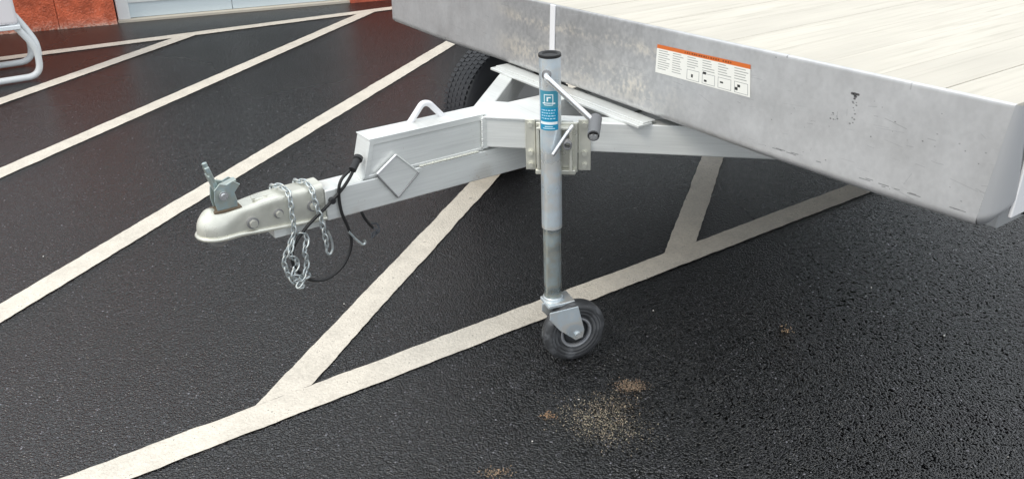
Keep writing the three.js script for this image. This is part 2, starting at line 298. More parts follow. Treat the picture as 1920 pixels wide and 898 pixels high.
// skirt panel
const lerpT = (tab, x) => { if (x <= tab[0][0]) return tab[0][1]; for (let i = 1; i < tab.length; i++) if (x <= tab[i][0]) { const [a, b] = [tab[i - 1], tab[i]]; return a[1] + (b[1] - a[1]) * (x - a[0]) / (b[0] - a[0]); } return tab[tab.length - 1][1]; };
const botT = [[-1.09, 0.736], [-0.68, 0.735], [-0.38, 0.742], [0.28, 0.748], [0.73, 0.751], [1.02, 0.758], [1.246, 0.769]];
const topY = (x) => 0.976 + 0.0350 * x;
const PZ = -0.34, PL = -1.092, PRb = 1.246, PRt = 1.262;
{
  const W = 2048, H = 256, c = document.createElement('canvas'); c.width = W; c.height = H; const g = c.getContext('2d'), R = rng(91);
  const n1 = fbm(W, H, 24, 4, 6, 92), n2 = fbm(W, H, 60, 3, 4, 93), n3 = fbm(W, H, 256, 24, 3, 94), id = g.createImageData(W, H);
  for (let y = 0; y < H; y++) for (let x = 0; x < W; x++) {
    const i = y * W + x, u = x / W, v = 1 - y / H;
    // tan blotches painted in place of reflections, two bands left of the label, pale film elsewhere
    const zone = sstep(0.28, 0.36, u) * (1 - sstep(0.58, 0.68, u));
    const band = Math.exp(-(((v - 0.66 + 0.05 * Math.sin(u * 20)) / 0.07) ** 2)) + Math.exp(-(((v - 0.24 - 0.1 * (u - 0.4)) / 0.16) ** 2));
    const refl = clamp(zone * band * sstep(0.38, 0.66, n1[i] * 0.6 + n3[i] * 0.4) * 1.15), streak = (n2[i] - 0.5) * 0.10, sp = (n3[i] - 0.5) * (0.11 + 0.12 * zone);
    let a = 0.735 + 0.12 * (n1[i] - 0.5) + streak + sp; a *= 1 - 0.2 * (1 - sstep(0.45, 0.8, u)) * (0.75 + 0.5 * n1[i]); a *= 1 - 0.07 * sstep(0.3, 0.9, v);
    a *= 1 - 0.16 * zone * (1 - refl);
    const px = [a * (1 + 0.13 * refl), a * (1 + 0.07 * refl), a * (1.01 - 0.03 * refl)];
    for (let k = 0; k < 3; k++) id.data[i * 4 + k] = toS(px[k]); id.data[i * 4 + 3] = 255;
  }
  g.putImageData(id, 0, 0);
  for (let k = 0; k < 420; k++) { // scratches and scuffs
    const x = R() * W, y = 45 + R() * (H - 50), l = 8 + 60 * R() * R(), t = (R() - 0.5) * (R() < 0.3 ? 3 : 0.5);
    g.strokeStyle = R() < 0.6 ? `rgba(232,232,235,${0.12 + 0.25 * R()})` : `rgba(70,70,75,${0.1 + 0.2 * R()})`; g.lineWidth = 0.5 + 0.5 * R(); g.beginPath(); g.moveTo(x, y); g.lineTo(x + l * Math.cos(t), y + l * Math.sin(t)); g.stroke();
  }
  const X = (x) => (x - PL) / (PRt - PL) * W, Y = (y) => H - (y - 0.75) / 0.25 * H;
  const dot = (x, y, r, a) => { g.fillStyle = `rgba(18,17,18,${a})`; g.beginPath(); g.ellipse(X(x), Y(y), r, r * 0.8, 0, 0, 7); g.fill(); };
  for (const [dx, dy, r] of [[-.007, .006, 4], [-.001, .006, 5], [.006, .007, 4], [0.001, .0, 4], [0, -.006, 3]]) dot(0.945 + dx, 0.955 + dy * 0.8, r * 0.85, 0.6);
  for (let k = 0; k < 14; k++) dot(0.948 + 0.012 * (R() - 0.5), 0.945 - 0.05 * R(), 1.2 + R(), 0.35);
  for (let k = 0; k < 8; k++) dot(0.905 + 0.02 * (R() - 0.5), 0.895 + 0.025 * (R() - 0.5), 0.8 + 1.3 * R(), 0.5);
  for (let k = 0; k < 34; k++) dot(0.7 + 0.55 * R(), 0.76 + 0.24 * R(), 0.7 + 1.0 * R(), 0.15 + 0.35 * R());
  for (let k = 0; k < 16; k++) { const x = 0.75 + 0.45 * R(), y = 0.785 + 0.008 * (R() - 0.5) + 0.012 * (x - 0.7); g.strokeStyle = 'rgba(60,60,62,0.55)'; g.lineWidth = 1.3; g.beginPath(); g.moveTo(X(x), Y(y)); g.lineTo(X(x + 0.03 * R()), Y(y + 0.001)); g.stroke(); }
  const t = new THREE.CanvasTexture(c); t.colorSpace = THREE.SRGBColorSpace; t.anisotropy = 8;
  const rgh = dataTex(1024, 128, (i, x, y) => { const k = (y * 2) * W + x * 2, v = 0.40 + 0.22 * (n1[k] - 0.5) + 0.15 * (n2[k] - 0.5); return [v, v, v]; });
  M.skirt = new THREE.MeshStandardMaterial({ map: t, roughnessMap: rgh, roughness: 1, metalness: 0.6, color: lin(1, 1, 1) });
  const wob = fbm(128, 16, 5, 2, 3, 95);
  // profile: top return, face, bottom lip radius, bottom return
  const prof = (x, v) => {
    const b = lerpT(botT, x), tp = topY(x), r = 0.022; let y, z, tv;
    if (v < 0.06) { const t = v / 0.06; y = tp + 0.0; z = PZ - 0.009 + 0.009 * t; tv = 1; }
    else if (v < 0.8) { const t = (v - 0.06) / 0.74; y = tp + (b + r - tp) * t; z = PZ; tv = (y - 0.75) / 0.25; }
    else if (v < 0.95) { const t = (v - 0.8) / 0.15 * Math.PI / 2; y = b + r - r * Math.sin(t); z = PZ - r + r * Math.cos(t); tv = (y - 0.75) / 0.25; }
    else { const t = (v - 0.95) / 0.05; y = b; z = PZ - r - 0.06 * t; tv = 0; }
    return [y, z, clamp(tv, 0.005, 0.995)];
  };
  const NU = 110, NV = 60;
  const face = surf((u, v) => {
    const sx = (t) => PL + t * ((v < 0.06 ? PRt : PRt + (PRb - PRt) * clamp((v - 0.06) / 0.8)) - PL), x = sx(u), [y, z] = prof(x, v);
    const w = v > 0.1 && v < 0.78 ? (wob[Math.floor(v * 15) * 128 + Math.floor(u * 127)] - 0.5) * 0.0 : 0;
    return L(x, y, z + w);
  }, NU, NV, true);
  { const p = face.attributes.position, uv = face.attributes.uv; for (let i = 0; i < p.count; i++) uv.setXY(i, clamp((p.getX(i) - PL) / (PRt - PL), 0.002, 0.998), clamp((p.getY(i) - 0.75) / 0.25, 0.005, 0.995)); }
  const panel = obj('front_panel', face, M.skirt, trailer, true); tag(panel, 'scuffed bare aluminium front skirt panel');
  // folded near corner between the skirt and the side
  const SX = 1.288;
  obj('corner_fold', surf((u, v) => {
    const yb = 0.769 + (0.812 - 0.769) * u * u, y0 = topY(1.262) + (0.769 - topY(1.262)) * v, y1 = topY(1.262) + (0.812 - topY(1.262)) * v;
    const a = L(PRt + (PRb - PRt) * v, y0, PZ), c = L(PRt + (SX - PRt) * (0.55 + 0.45 * v), y1, PZ - 0.02 - 0.035 * v), m = L(c.x - 0.002, y0 + (y1 - y0) * 0.35, PZ - 0.001);
    a.multiplyScalar((1 - u) ** 2).addScaledVector(m, 2 * u * (1 - u)).addScaledVector(c, u * u);
    const t = Math.max(0, (v - 0.9) / 0.1); a.x -= 0.022 * t * t * u; a.z -= 0.022 * t * t * (1 - u); return a;
  }, 12, 60, true), mat(0.64, 0.65, 0.67, 0.36, 0.62), trailer);
  // warning label
  const lc = document.createElement('canvas'); lc.width = 512; lc.height = 150; const q = lc.getContext('2d');
  q.fillStyle = '#f2f2ec'; q.fillRect(0, 0, 512, 150); q.fillStyle = '#d9702e'; q.fillRect(0, 0, 512, 20); q.fillStyle = '#7c3a1c';
  for (let x = 150; x < 420; x += 13) if (R() < 0.8) q.fillRect(x, 6, 4 + 6 * R(), 8);
  q.fillStyle = 'rgba(70,72,75,0.55)';
  for (let col = 0; col < 6; col++) for (let row = 0; row < 9; row++) { const x0 = 12 + col * 84; if (row > 4 && col > 1) continue; q.fillRect(x0, 28 + row * 12, 40 + 30 * R(), 3.2); }
  q.strokeStyle = '#85888a'; q.lineWidth = 2; for (let k = 0; k < 4; k++) q.strokeRect(182 + k * 84, 92, 66, 50);
  q.fillStyle = '#2a2a2a'; q.fillRect(268, 84, 18, 12); q.fillRect(448, 104, 14, 12); q.fillRect(436, 118, 14, 14); q.fillRect(276, 122, 14, 10); q.fillRect(205, 112, 10, 16); q.fillRect(360, 110, 16, 8);
  const lt = new THREE.CanvasTexture(lc); lt.colorSpace = THREE.SRGBColorSpace; lt.anisotropy = 8;
  const P = [[0.360, 0.946], [0.360, 0.873], [0.677, 0.884], [0.666, 0.960]];
  const lg = surf((u, v) => { const a = P[0], b = P[1], cc = P[2], d = P[3]; const x = (a[0] * (1 - v) + b[0] * v) * (1 - u) + (d[0] * (1 - v) + cc[0] * v) * u, y = (a[1] * (1 - v) + b[1] * v) * (1 - u) + (d[1] * (1 - v) + cc[1] * v) * u; return L(x, y, PZ + 0.0012); }, 8, 2, true);
  { const uv = lg.attributes.uv; for (let i = 0; i < uv.count; i++) uv.setY(i, 1 - uv.getY(i)); }
  tag(obj('warning_label', lg, new THREE.MeshStandardMaterial({ map: lt, roughness: 0.45 }), panel, true), 'white warning label with an orange top band');
  obj('trim_strip', rbox(-0.088, -0.065, 0.757, topY(-0.08) + 0.001, PZ + 0.0005, PZ + 0.006, 0.002), M.strip, panel);
  // left closing edge
  obj('edge_cap', rbox(PL - 0.012, PL - 0.001, 0.745, topY(PL) - 0.002, PZ - 0.09, PZ - 0.004, 0.004), mat(0.6, 0.6, 0.6, 0.4, 0.8), trailer);
}
// deck boards, side rails
{
  const n = 17, x0 = PL + 0.004, x1 = 1.258, w = (x1 - x0) / n, slope = Math.atan(0.035), R = rng(17);
  for (let k = 0; k < n; k++) {
    const len = 4.6, g = boxUV(flat(new RoundedBoxGeometry(w - 0.0013, 0.036, len, 2, 0.001))), uv = g.attributes.uv, ou = k * 0.137, ov = R() * 2.6;
    for (let i = 0; i < uv.count; i++) uv.setXY(i, uv.getX(i) + ou, uv.getY(i) + ov);
    const m = new THREE.Mesh(g, M.wood); m.name = 'plank'; m.castShadow = m.receiveShadow = true;
    const x = x0 + (k + 0.5) * w; m.position.set(x, topY(x) - 0.021 + (R() - 0.5) * 0.0015, PZ - 0.004 - len / 2); m.rotation.z = slope + (R() - 0.5) * 0.006; trailer.add(m);
  }
  obj('side_panel', rbox(1.280, 1.288, 0.792, 1.018, PZ - 4.6, PZ - 0.048, 0.003), M.white, trailer);
  obj('side_channel', rbox(1.17, 1.20, 0.688, 0.788, PZ - 4.5, -0.55, 0.004), mat(0.5, 0.51, 0.52, 0.5, 0.5), trailer);
  obj('hole_disc', rod(L(1.199, 0.706, -0.66), L(1.206, 0.706, -0.66), 0.011, 18), M.black, trailer);  // black disc standing in for the shaded inside of a channel hole
  obj('side_panel', rbox(PL - 0.02, PL - 0.013, 0.745, 0.93, PZ - 4.6, PZ - 0.05, 0.003), M.white, trailer);
  // crossmembers below the deck
  for (let k = 0; k < 6; k++) obj('crossmember', rbox(PL + 0.05, 1.22, 0.78, 0.87, -0.9 - k * 0.72, -0.84 - k * 0.72, 0.004), M.dark, trailer);
  obj('added_underlay', bar(V(0.08, topY(0.08) - 0.062, PZ - 0.04), V(0.08, topY(0.08) - 0.062, PZ - 4.55), 2.3, 0.04, 0.003, V(-Math.sin(slope), Math.cos(slope), 0)), mat(0.035, 0.03, 0.026, 0.8), trailer);  // unseen dark sheet added below the planks to darken the ground underneath
}
// A-frame rails, gusset, cross bar, tongue
{
  const d = V(0.676, 0, -0.737), nIn = V(-0.737, 0, -0.676), h = 0.085, yc = 0.6855;
  const a = V(0.053, yc, -0.002).addScaledVector(nIn, 0.026), rl = bar(a, a.clone().addScaledVector(d, 1.72), 0.052, h, 0.004);
  tag(obj('frame_rail', rl, M.alu, trailer), 'near A-frame rail');
  const d2 = V(-0.676, 0, -0.737), n2 = V(0.737, 0, -0.676), b = V(-0.023, yc, -0.002).addScaledVector(n2, 0.026);
  tag(obj('frame_rail', bar(b, b.clone().addScaledVector(d2, 1.6), 0.052, h, 0.004), M.alu, trailer), 'far A-frame rail');
  obj('weld_bracket', [rbox(0.051, 0.058, 0.64, 0.733, -0.012, 0.006, 0.002)], M.alu, trailer);
  obj('gusset_plate', prism([[0.056, 0.004], [0.225, -0.178], [0.05, -0.185], [-0.055, -0.09], [-0.03, 0.004]].map(([x, z]) => [x, -z]), 0.005, V(0, 0.7285, 0), V(1, 0, 0), V(0, 0, -1)), M.alu, trailer);
  obj('tongue_spine', rbox(-0.021, 0.0505, 0.636, 0.7305, -0.60, -0.055, 0.003), M.alu, trailer);
  { // weld beads
    const R = rng(77), bead = (a, b, r) => { const n = Math.round(a.distanceTo(b) / (r * 0.9)), out = []; for (let i = 0; i <= n; i++) { const p = a.clone().lerp(b, i / n); out.push(new THREE.SphereGeometry(r * (0.8 + 0.4 * R()), 8, 6).translate(p.x + (R() - 0.5) * 0.001, p.y + (R() - 0.5) * 0.001, p.z)); } return mergeGeometries(out.map(flat)); };
    obj('weld_bead', bead(V(0.0525, 0.634, 0.205), V(0.0525, 0.634, 0.02), 0.0030), M.zinc, trailer);
    obj('weld_bead', bead(V(0.056, 0.648, 0.007), V(0.056, 0.728, 0.007), 0.0030), M.alu, trailer);
    obj('weld_bead', bead(V(-0.015, 0.6335, 0.376), V(0.048, 0.6335, 0.376), 0.0032), M.alu, trailer);
  }
  obj('cross_bar', rbox(-0.335, 0.365, 0.7285, 0.7365, -0.338, -0.286, 0.002), M.alu, trailer);
  obj('cross_bar', rbox(-0.332, 0.362, 0.7370, 0.7400, -0.352, -0.306, 0.001), M.alu, trailer);
  // tongue: lower beam, upper box with raked end
  obj('tongue_beam', rbox(-0.020, 0.053, 0.548, 0.632, -1.3, 0.482, 0.004), M.alu, trailer);
  obj('tongue_beam_nose', rbox(-0.012, 0.043, 0.534, 0.562, 0.484, 0.622, 0.003), M.alu, trailer);
  const box = obj('tongue_box', prism([[0, 0.6335], [0.374, 0.6335], [0.348, 0.736], [0, 0.736]], 0.068, V(-0.0195, 0, 0), V(0, 0, 1), V(0, 1, 0), 0.003).translate(0.068 * 0 + 0.0, 0, 0), M.alu, trailer);
  box.geometry.computeBoundingBox(); box.geometry.translate(-0.0195 - box.geometry.boundingBox.min.x, 0, 0);
  obj('flange', [rbox(0.0475, 0.0515, 0.722, 0.739, 0.0, 0.346, 0.0015), rbox(0.0475, 0.0505, 0.634, 0.642, 0.0, 0.37, 0.0012), bar(V(0.0497, 0.637, 0.3655), V(0.0497, 0.735, 0.3405), 0.013, 0.004, 0.0014, V(1, 0, 0)), rbox(-0.0215, 0.052, 0.7365, 0.7395, -0.01, 0.35, 0.001)], M.alu, box);
  const c = [[0.338, 0.646], [0.28, 0.686], [0.216, 0.622], [0.281, 0.566]];
  obj('hatch_plate', prism(c.map(([z, y]) => [-z, y]), 0.004, V(0.055, 0, 0), V(0, 0, -1), V(0, 1, 0)), M.alu, trailer);
  const cr = c.map(([z, y]) => V(0.0605, y, z));
  obj('hatch_rim', rod(cr[0], cr[1], 0.0034, 8), M.strip, trailer);
  obj('hatch_rim', rod(cr[1], cr[2], 0.0024, 8), M.alu, trailer);
  obj('hatch_shade', [rod(V(0.0585, 0.643, 0.339), V(0.0585, 0.564, 0.281), 0.0024, 8), rod(V(0.0585, 0.564, 0.281), V(0.0585, 0.620, 0.214), 0.0022, 8)], M.steel, trailer);  // dark rods along the lower edges stand in for the shadow there
  obj('grab_handle', bent([V(-0.005, 0.73, 0.206), V(-0.005, 0.785, 0.158), V(-0.005, 0.782, 0.138), V(-0.005, 0.728, 0.088)], 0.0085, 0.022, 60, 12), M.white, trailer);
}
// coupler
{
  const k = sub('coupler', trailer); tag(k, 'pale zinc plated ball coupler with a raised latch');
  const z0 = 0.484, z1 = 0.797, cx = AX;
  const sec = (t) => { const z = z0 + (z1 - z0) * t, nose = z > 0.752 ? Math.sqrt(Math.max(0, 1 - ((z - 0.752) / (z1 - 0.752)) ** 2)) : 1;
    const G = (c, d) => Math.exp(-(((z - c) / d) ** 2)), w = (0.034 - 0.003 * G(0.695, 0.03) + 0.005 * sstep(0.70, 0.755, z)) * Math.max(nose, 0.04), yb = 0.558 + 0.022 * t, top = 0.638 + 0.011 * (1 - t) - 0.006 * sstep(0.62, 0.7, z) + 0.009 * G(0.765, 0.022); return { z, w, yb, yt: yb + (top - yb) * Math.pow(Math.max(nose, 0.05), 0.62), e: 0.22 + 0.62 * sstep(0.68, 0.76, z) }; };
  const body = surf((u, v) => { const q = 1 - Math.pow(1 - u, 1.6), s = sec(q), a = Math.PI * v, cc = Math.cos(a), ss = Math.sin(a); return V(cx + s.w * Math.sign(cc) * Math.pow(Math.abs(cc), s.e), s.yb + (s.yt - s.yb) * Math.pow(ss, s.e), s.z); }, 60, 40, false);
  obj('shell', body, M.zinc, k);
  const lip = []; for (const sg of [1, -1]) { const arr = []; for (let i = 0; i <= 40; i++) { const s = sec(1 - Math.pow(1 - i / 40, 2)); arr.push(V(cx + sg * (s.w + 0.002), s.yb - 0.001, s.z)); } lip.push(...(sg > 0 ? arr : arr.reverse().slice(1))); }
  obj('lip', new THREE.TubeGeometry(new THREE.CatmullRomCurve3(lip, false, 'centripetal'), 160, 0.0055, 8), M.zinc, k);
  obj('ball_clamp', new THREE.SphereGeometry(0.027, 20, 12).translate(cx, 0.567, 0.752), M.steel, k);
  for (const [y, z, r] of [[0.595, 0.673, 0.0105], [0.603, 0.607, 0.0085], [0.600, 0.517, 0.0105]]) { obj('washer', rod(V(cx + 0.031, y, z), V(cx + 0.0385, y, z), r * 1.4, 20), M.steel, k); obj('bolt', hex(V(cx + 0.037, y, z), V(1, 0, 0), r, 0.009), M.zinc, k); }
  obj('rib', [rbox(cx - 0.016, cx + 0.016, 0.636, 0.6455, 0.50, 0.655, 0.003)], M.zinc, k);
  for (const z of [0.655, 0.625]) obj('rivet', rod(V(cx + 0.010, 0.643, z), V(cx + 0.010, 0.6478, z), 0.005, 14), M.zinc, k);
  // latch standing up at the nose
  const dark = mat(0.16, 0.12, 0.08, 0.7, 0.3);
  obj('latch_seat', [rbox(cx - 0.019, cx + 0.021, 0.632, 0.639, 0.688, 0.756, 0.002)], dark, k);
  const cheek = [[0.698, 0.639], [0.746, 0.639], [0.750, 0.664], [0.746, 0.692], [0.732, 0.706], [0.716, 0.700], [0.700, 0.706], [0.684, 0.694], [0.700, 0.676], [0.696, 0.655]];
  for (const x of [cx - 0.018, cx + 0.014]) obj('latch_cheek', prism(cheek.map(([z, y]) => [-z, y]), 0.004, V(x, 0, 0), V(0, 0, -1), V(0, 1, 0)), M.green, k);
  obj('latch_lever', [bar(V(cx, 0.66, 0.730), V(cx, 0.748, 0.752), 0.017, 0.012, 0.003), bar(V(cx, 0.67, 0.736), V(cx, 0.728, 0.752), 0.027, 0.005, 0.0015), rod(V(cx, 0.746, 0.7515), V(cx, 0.757, 0.754), 0.006, 10)], M.green, k);
  obj('latch_trigger', [bar(V(cx + 0.006, 0.66, 0.716), V(cx + 0.006, 0.735, 0.716), 0.014, 0.010, 0.002), bar(V(cx + 0.004, 0.695, 0.726), V(cx + 0.004, 0.704, 0.690), 0.02, 0.006, 0.002)], M.green, k);
  obj('latch_pin', [rod(V(cx - 0.03, 0.676, 0.728), V(cx + 0.028, 0.676, 0.728), 0.006, 12), rod(V(cx + 0.021, 0.676, 0.728), V(cx + 0.025, 0.676, 0.728), 0.011, 16)], M.bright, k);
  obj('spring', new THREE.TubeGeometry(new (class extends THREE.Curve { getPoint(t) { const a = t * 30; return V(cx + 0.009 * Math.cos(a), 0.642 + 0.045 * t, 0.71 + 0.009 * Math.sin(a)); } })(), 90, 0.0018, 6), M.green, k);
}
// jack: own frame with y along the leaning tube, x along the rail to the right, z towards the viewer
{
  const j = sub('jack', trailer); tag(j, 'swivel trailer jack with a crank, blue sticker and a small rubber wheel');
  const inv = (wx, wy, wz) => { const c = Math.cos(-TT), s = Math.sin(-TT), x = wx - TP[0], z = wz - TP[2]; return V(c * x + s * z, wy, -s * x + c * z); };
  const p0 = inv(0.1275, 0, -2.2), p1 = inv(0.097, 0.931, -2.2), yA = p1.clone().sub(p0).normalize(), zA = V(0.737, 0, 0.676).addScaledVector(yA, -V(0.737, 0, 0.676).dot(yA)).normalize(), xA = yA.clone().cross(zA);
  j.quaternion.setFromRotationMatrix(new THREE.Matrix4().makeBasis(xA, yA, zA)); j.position.copy(p0);
  const lathe = (pts, seg = 40) => new THREE.LatheGeometry(pts.map(([r, y]) => new THREE.Vector2(r, y)), seg);
  obj('outer_tube', lathe([[0.0262, 0.4315], [0.0285, 0.4315], [0.0287, 0.434], [0.0287, 0.926], [0.0262, 0.926], [0.0262, 0.4315]], 48), M.galv, j);
  obj('top_cap', lathe([[0.0288, 0.920], [0.0300, 0.921], [0.0300, 0.927], [0.0290, 0.9285], [0.022, 0.9285], [0.020, 0.924], [0.0, 0.924]], 40), M.black, j);
  obj('inner_tube', lathe([[0.0255, 0.18], [0.0255, 0.60]], 40), M.inner, j);
  // sticker
  const lc = document.createElement('canvas'); lc.width = 220; lc.height = 400; const q = lc.getContext('2d'), R = rng(8);
  q.fillStyle = '#4795ad'; q.fillRect(0, 0, 220, 400); q.fillStyle = '#1690bb'; q.fillRect(0, 170, 220, 230);
  q.strokeStyle = '#eef8fb'; q.lineWidth = 9; q.strokeRect(66, 38, 92, 84); q.fillStyle = '#f4fbfd'; q.fillRect(92, 60, 16, 44); q.fillRect(108, 60, 30, 12); q.fillRect(150, 118, 34, 14); q.fillRect(44, 118, 26, 12); q.fillRect(60, 138, 100, 7);
  q.fillStyle = '#d5effa'; for (let r = 0; r < 4; r++) { let x = 26; while (x < 175) { const w = 10 + 22 * R(); q.fillRect(x, 190 + r * 28, w, 9); x += w + 8; } }
  q.fillStyle = '#f4fbfd'; q.fillRect(8, 312, 204, 28); q.fillStyle = '#cfeaf5'; q.fillRect(66, 356, 90, 10); q.fillRect(40, 376, 140, 8);
  const t = new THREE.CanvasTexture(lc); t.colorSpace = THREE.SRGBColorSpace; t.anisotropy = 4;
  tag(obj('sticker', new THREE.CylinderGeometry(0.0291, 0.0291, 0.108, 30, 1, true, -0.95 - 0.1, 1.9).translate(0, 0.782, 0), new THREE.MeshStandardMaterial({ map: t, roughness: 0.35 }), j, true), 'blue and white printed sticker');
  // crank
  obj('crank_hub', [rod(V(-0.006, 0.880, 0.024), V(-0.006, 0.880, 0.036), 0.0125, 20), hex(V(-0.006, 0.88, 0.036), V(0, 0, 1), 0.008, 0.008)], M.steel, j);
  obj('crank_rod', bent([V(-0.006, 0.88, 0.03), V(-0.006, 0.880, 0.052), V(0.114, 0.768, 0.060), V(0.121, 0.752, 0.062)], 0.0080, 0.012, 60, 12), M.bright, j);
  obj('crank_grip', [rod(V(0.121, 0.768, 0.048), V(0.119, 0.752, 0.130), 0.0172, 28, 0.0155)], M.grip, j);
  obj('grip_bolt', [rod(V(0.119, 0.752, 0.128), V(0.119, 0.7515, 0.132), 0.011, 20), hex(V(0.119, 0.7515, 0.132), V(0, -0.1, 1), 0.0062, 0.004)], M.bright, j);
  obj('grip_washer', rod(V(0.119, 0.752, 0.1295), V(0.119, 0.7515, 0.1309), 0.0135, 24), M.black, j);
  // pull pin
  obj('pull_pin', bent([V(0.058, 0.735, 0.014), V(0.050, 0.728, 0.030), V(0.010, 0.668, 0.045)], 0.0055, 0.01, 40, 10), M.bright, j);
  obj('pin_spring', new THREE.TubeGeometry(new (class extends THREE.Curve { getPoint(t) { const a = t * 34; return V(0.046 + 0.010 * Math.cos(a), 0.682 + 0.010 * Math.sin(a), -0.01 + 0.032 * t); } })(), 120, 0.0022, 6), M.steel, j);
  // swivel bracket
  const z0 = -0.048;
  obj('bracket_plate', [rbox(-0.074, -0.046, 0.588, 0.735, z0, z0 + 0.008, 0.002)], M.zinc, j);
  obj('bracket_plate', [rbox(0.072, 0.106, 0.588, 0.735, z0, z0 + 0.008, 0.002)], M.zinc, j);
  obj('swivel_plate', [rbox(-0.044, 0.070, 0.582, 0.728, z0 + 0.003, z0 + 0.012, 0.003), rbox(-0.040, -0.032, 0.60, 0.722, z0 + 0.012, -0.012, 0.002), rbox(0.050, 0.058, 0.60, 0.722, z0 + 0.012, 0.004, 0.002), rbox(-0.046, 0.066, 0.582, 0.597, z0 + 0.012, -0.018, 0.004), rbox(-0.040, 0.058, 0.715, 0.722, z0 + 0.012, -0.01, 0.002)], M.zinc, j);
  for (const [x, y] of [[-0.06, 0.722], [-0.06, 0.604], [0.089, 0.722], [0.089, 0.604], [-0.06, 0.64], [0.089, 0.64]]) obj('bolt', [rod(V(x, y, z0 + 0.008), V(x, y, z0 + 0.010), 0.010, 16), hex(V(x, y, z0 + 0.010), V(0, 0, 1), 0.0075, 0.007)], M.zinc, j);
  // caster
  const ph = THREE.MathUtils.degToRad(28), ax = V(Math.sin(ph), 0, Math.cos(ph)), tx = V(Math.cos(ph), 0, -Math.sin(ph)), up = V(0, 1, 0), R0 = 0.099;
  const hub = V(0.061, 0.0992, 0.012);
  const half = [[0.040, 0.014], [0.043, 0.0205], [0.047, 0.0215], [0.0485, 0.0165], [0.0575, 0.0165], [0.059, 0.0225], [0.0635, 0.0232], [0.0645, 0.0212], [0.0685, 0.0212], [0.0695, 0.0238], [0.0745, 0.0238], [0.0755, 0.0220], [0.079, 0.0220], [0.080, 0.0236], [0.086, 0.0222], [0.0935, 0.0180], [0.0978, 0.0110], [0.099, 0]];
  const wl = lathe([...half.map(([r, y]) => [r, -y]), ...half.slice(0, -1).reverse()], 64);
  const put = (g) => g.rotateX(Math.PI / 2).applyMatrix4(new THREE.Matrix4().makeBasis(tx, up, ax).setPosition(hub));
  obj('wheel_tyre', put(wl), M.rubber, j);
  obj('wheel_hub', put(new THREE.CylinderGeometry(0.0155, 0.0155, 0.05, 24)), M.steel, j);
  obj('wheel_rim', put(lathe([[0.041, -0.0225], [0.049, -0.0228], [0.0495, -0.019], [0.041, -0.015], [0.041, 0.015], [0.0495, 0.019], [0.049, 0.0228], [0.041, 0.0225], [0.041, -0.0225]], 48)), mat(0.30, 0.31, 0.33, 0.45, 0.3), j);
  obj('wheel_disc', put(lathe([[0.015, -0.016], [0.022, -0.018], [0.026, -0.010], [0.041, -0.010], [0.041, 0.010], [0.026, 0.010], [0.022, 0.018], [0.015, 0.016]], 40)), mat(0.08, 0.085, 0.09, 0.4, 0.3), j);
  obj('fork_collar', [lathe([[0.0257, 0.178], [0.030, 0.180], [0.030, 0.205], [0.0257, 0.208]], 36), new RoundedBoxGeometry(0.085, 0.012, 0.066, 2, 0.003).applyMatrix4(new THREE.Matrix4().makeBasis(tx, up, ax).setPosition(V(0.014, 0.1935, 0.004)))], M.galv, j);
  // legs: polygon in (tx, up) about the hub
  const leg = [[-0.088, 0.094], [0.002, 0.096], [0.022, 0.010], [0.017, -0.014], [-0.006, -0.019], [-0.056, 0.026], [-0.088, 0.070]];
  for (const o of [0.0275, -0.0315]) obj('fork_leg', prism(leg, 0.004, hub.clone().addScaledVector(ax, o), tx, up, 0.0015), M.galv, j);
  for (const sg of [1, -1]) obj('axle_bolt', hex(hub.clone().addScaledVector(ax, 0.0315 * sg), ax.clone().multiplyScalar(sg), 0.010, 0.007), M.galv, j);
}
// road wheels and axle under the bed
{
  const TR = 0.29;
  const prof = [[0.165, -0.07], [0.175, -0.085], [0.21, -0.092], [0.25, -0.090], [0.275, -0.082], [0.287, -0.07], [0.29, -0.03], [0.2905, 0], [0.29, 0.03], [0.287, 0.07], [0.275, 0.082], [0.25, 0.090], [0.21, 0.092], [0.175, 0.085], [0.165, 0.07]].map(([r, y]) => new THREE.Vector2(r, y));
  const makeWheel = (x, z) => {
    const w = sub('wheel', trailer); w.position.set(x, TR, z);
    obj('tyre', new THREE.LatheGeometry(prof, 64).rotateZ(Math.PI / 2), M.tyre, w);
    const blocks = []; for (let i = 0; i < 76; i++) for (let q = -2; q <= 2; q++) blocks.push(new THREE.BoxGeometry(0.027, 0.0034, 0.0165).translate(q * 0.031, TR + 0.001, 0).rotateX((i + (q & 1) * 0.5) / 76 * Math.PI * 2));
    obj('tread_block', mergeGeometries(blocks.map(flat)), M.tyre, w).userData.kind = 'stuff';
    obj('rim', new THREE.LatheGeometry([[0.02, 0.035], [0.06, 0.045], [0.10, 0.03], [0.13, 0.05], [0.155, 0.075], [0.168, 0.086], [0.170, 0.078], [0.160, 0.06], [0.155, -0.06], [0.170, -0.078], [0.168, -0.086], [0.155, -0.075], [0.13, -0.03], [0.02, -0.01]].map(([r, y]) => new THREE.Vector2(r, y)), 48).rotateZ(-Math.PI / 2), M.rim, w);
    return w;
  };
  makeWheel(-1.13, -0.915); makeWheel(1.08, -2.6);
  obj('axle', rod(V(-1.05, 0.29, -0.93), V(-0.6, 0.29, -0.93), 0.035, 20), M.black, trailer);
}
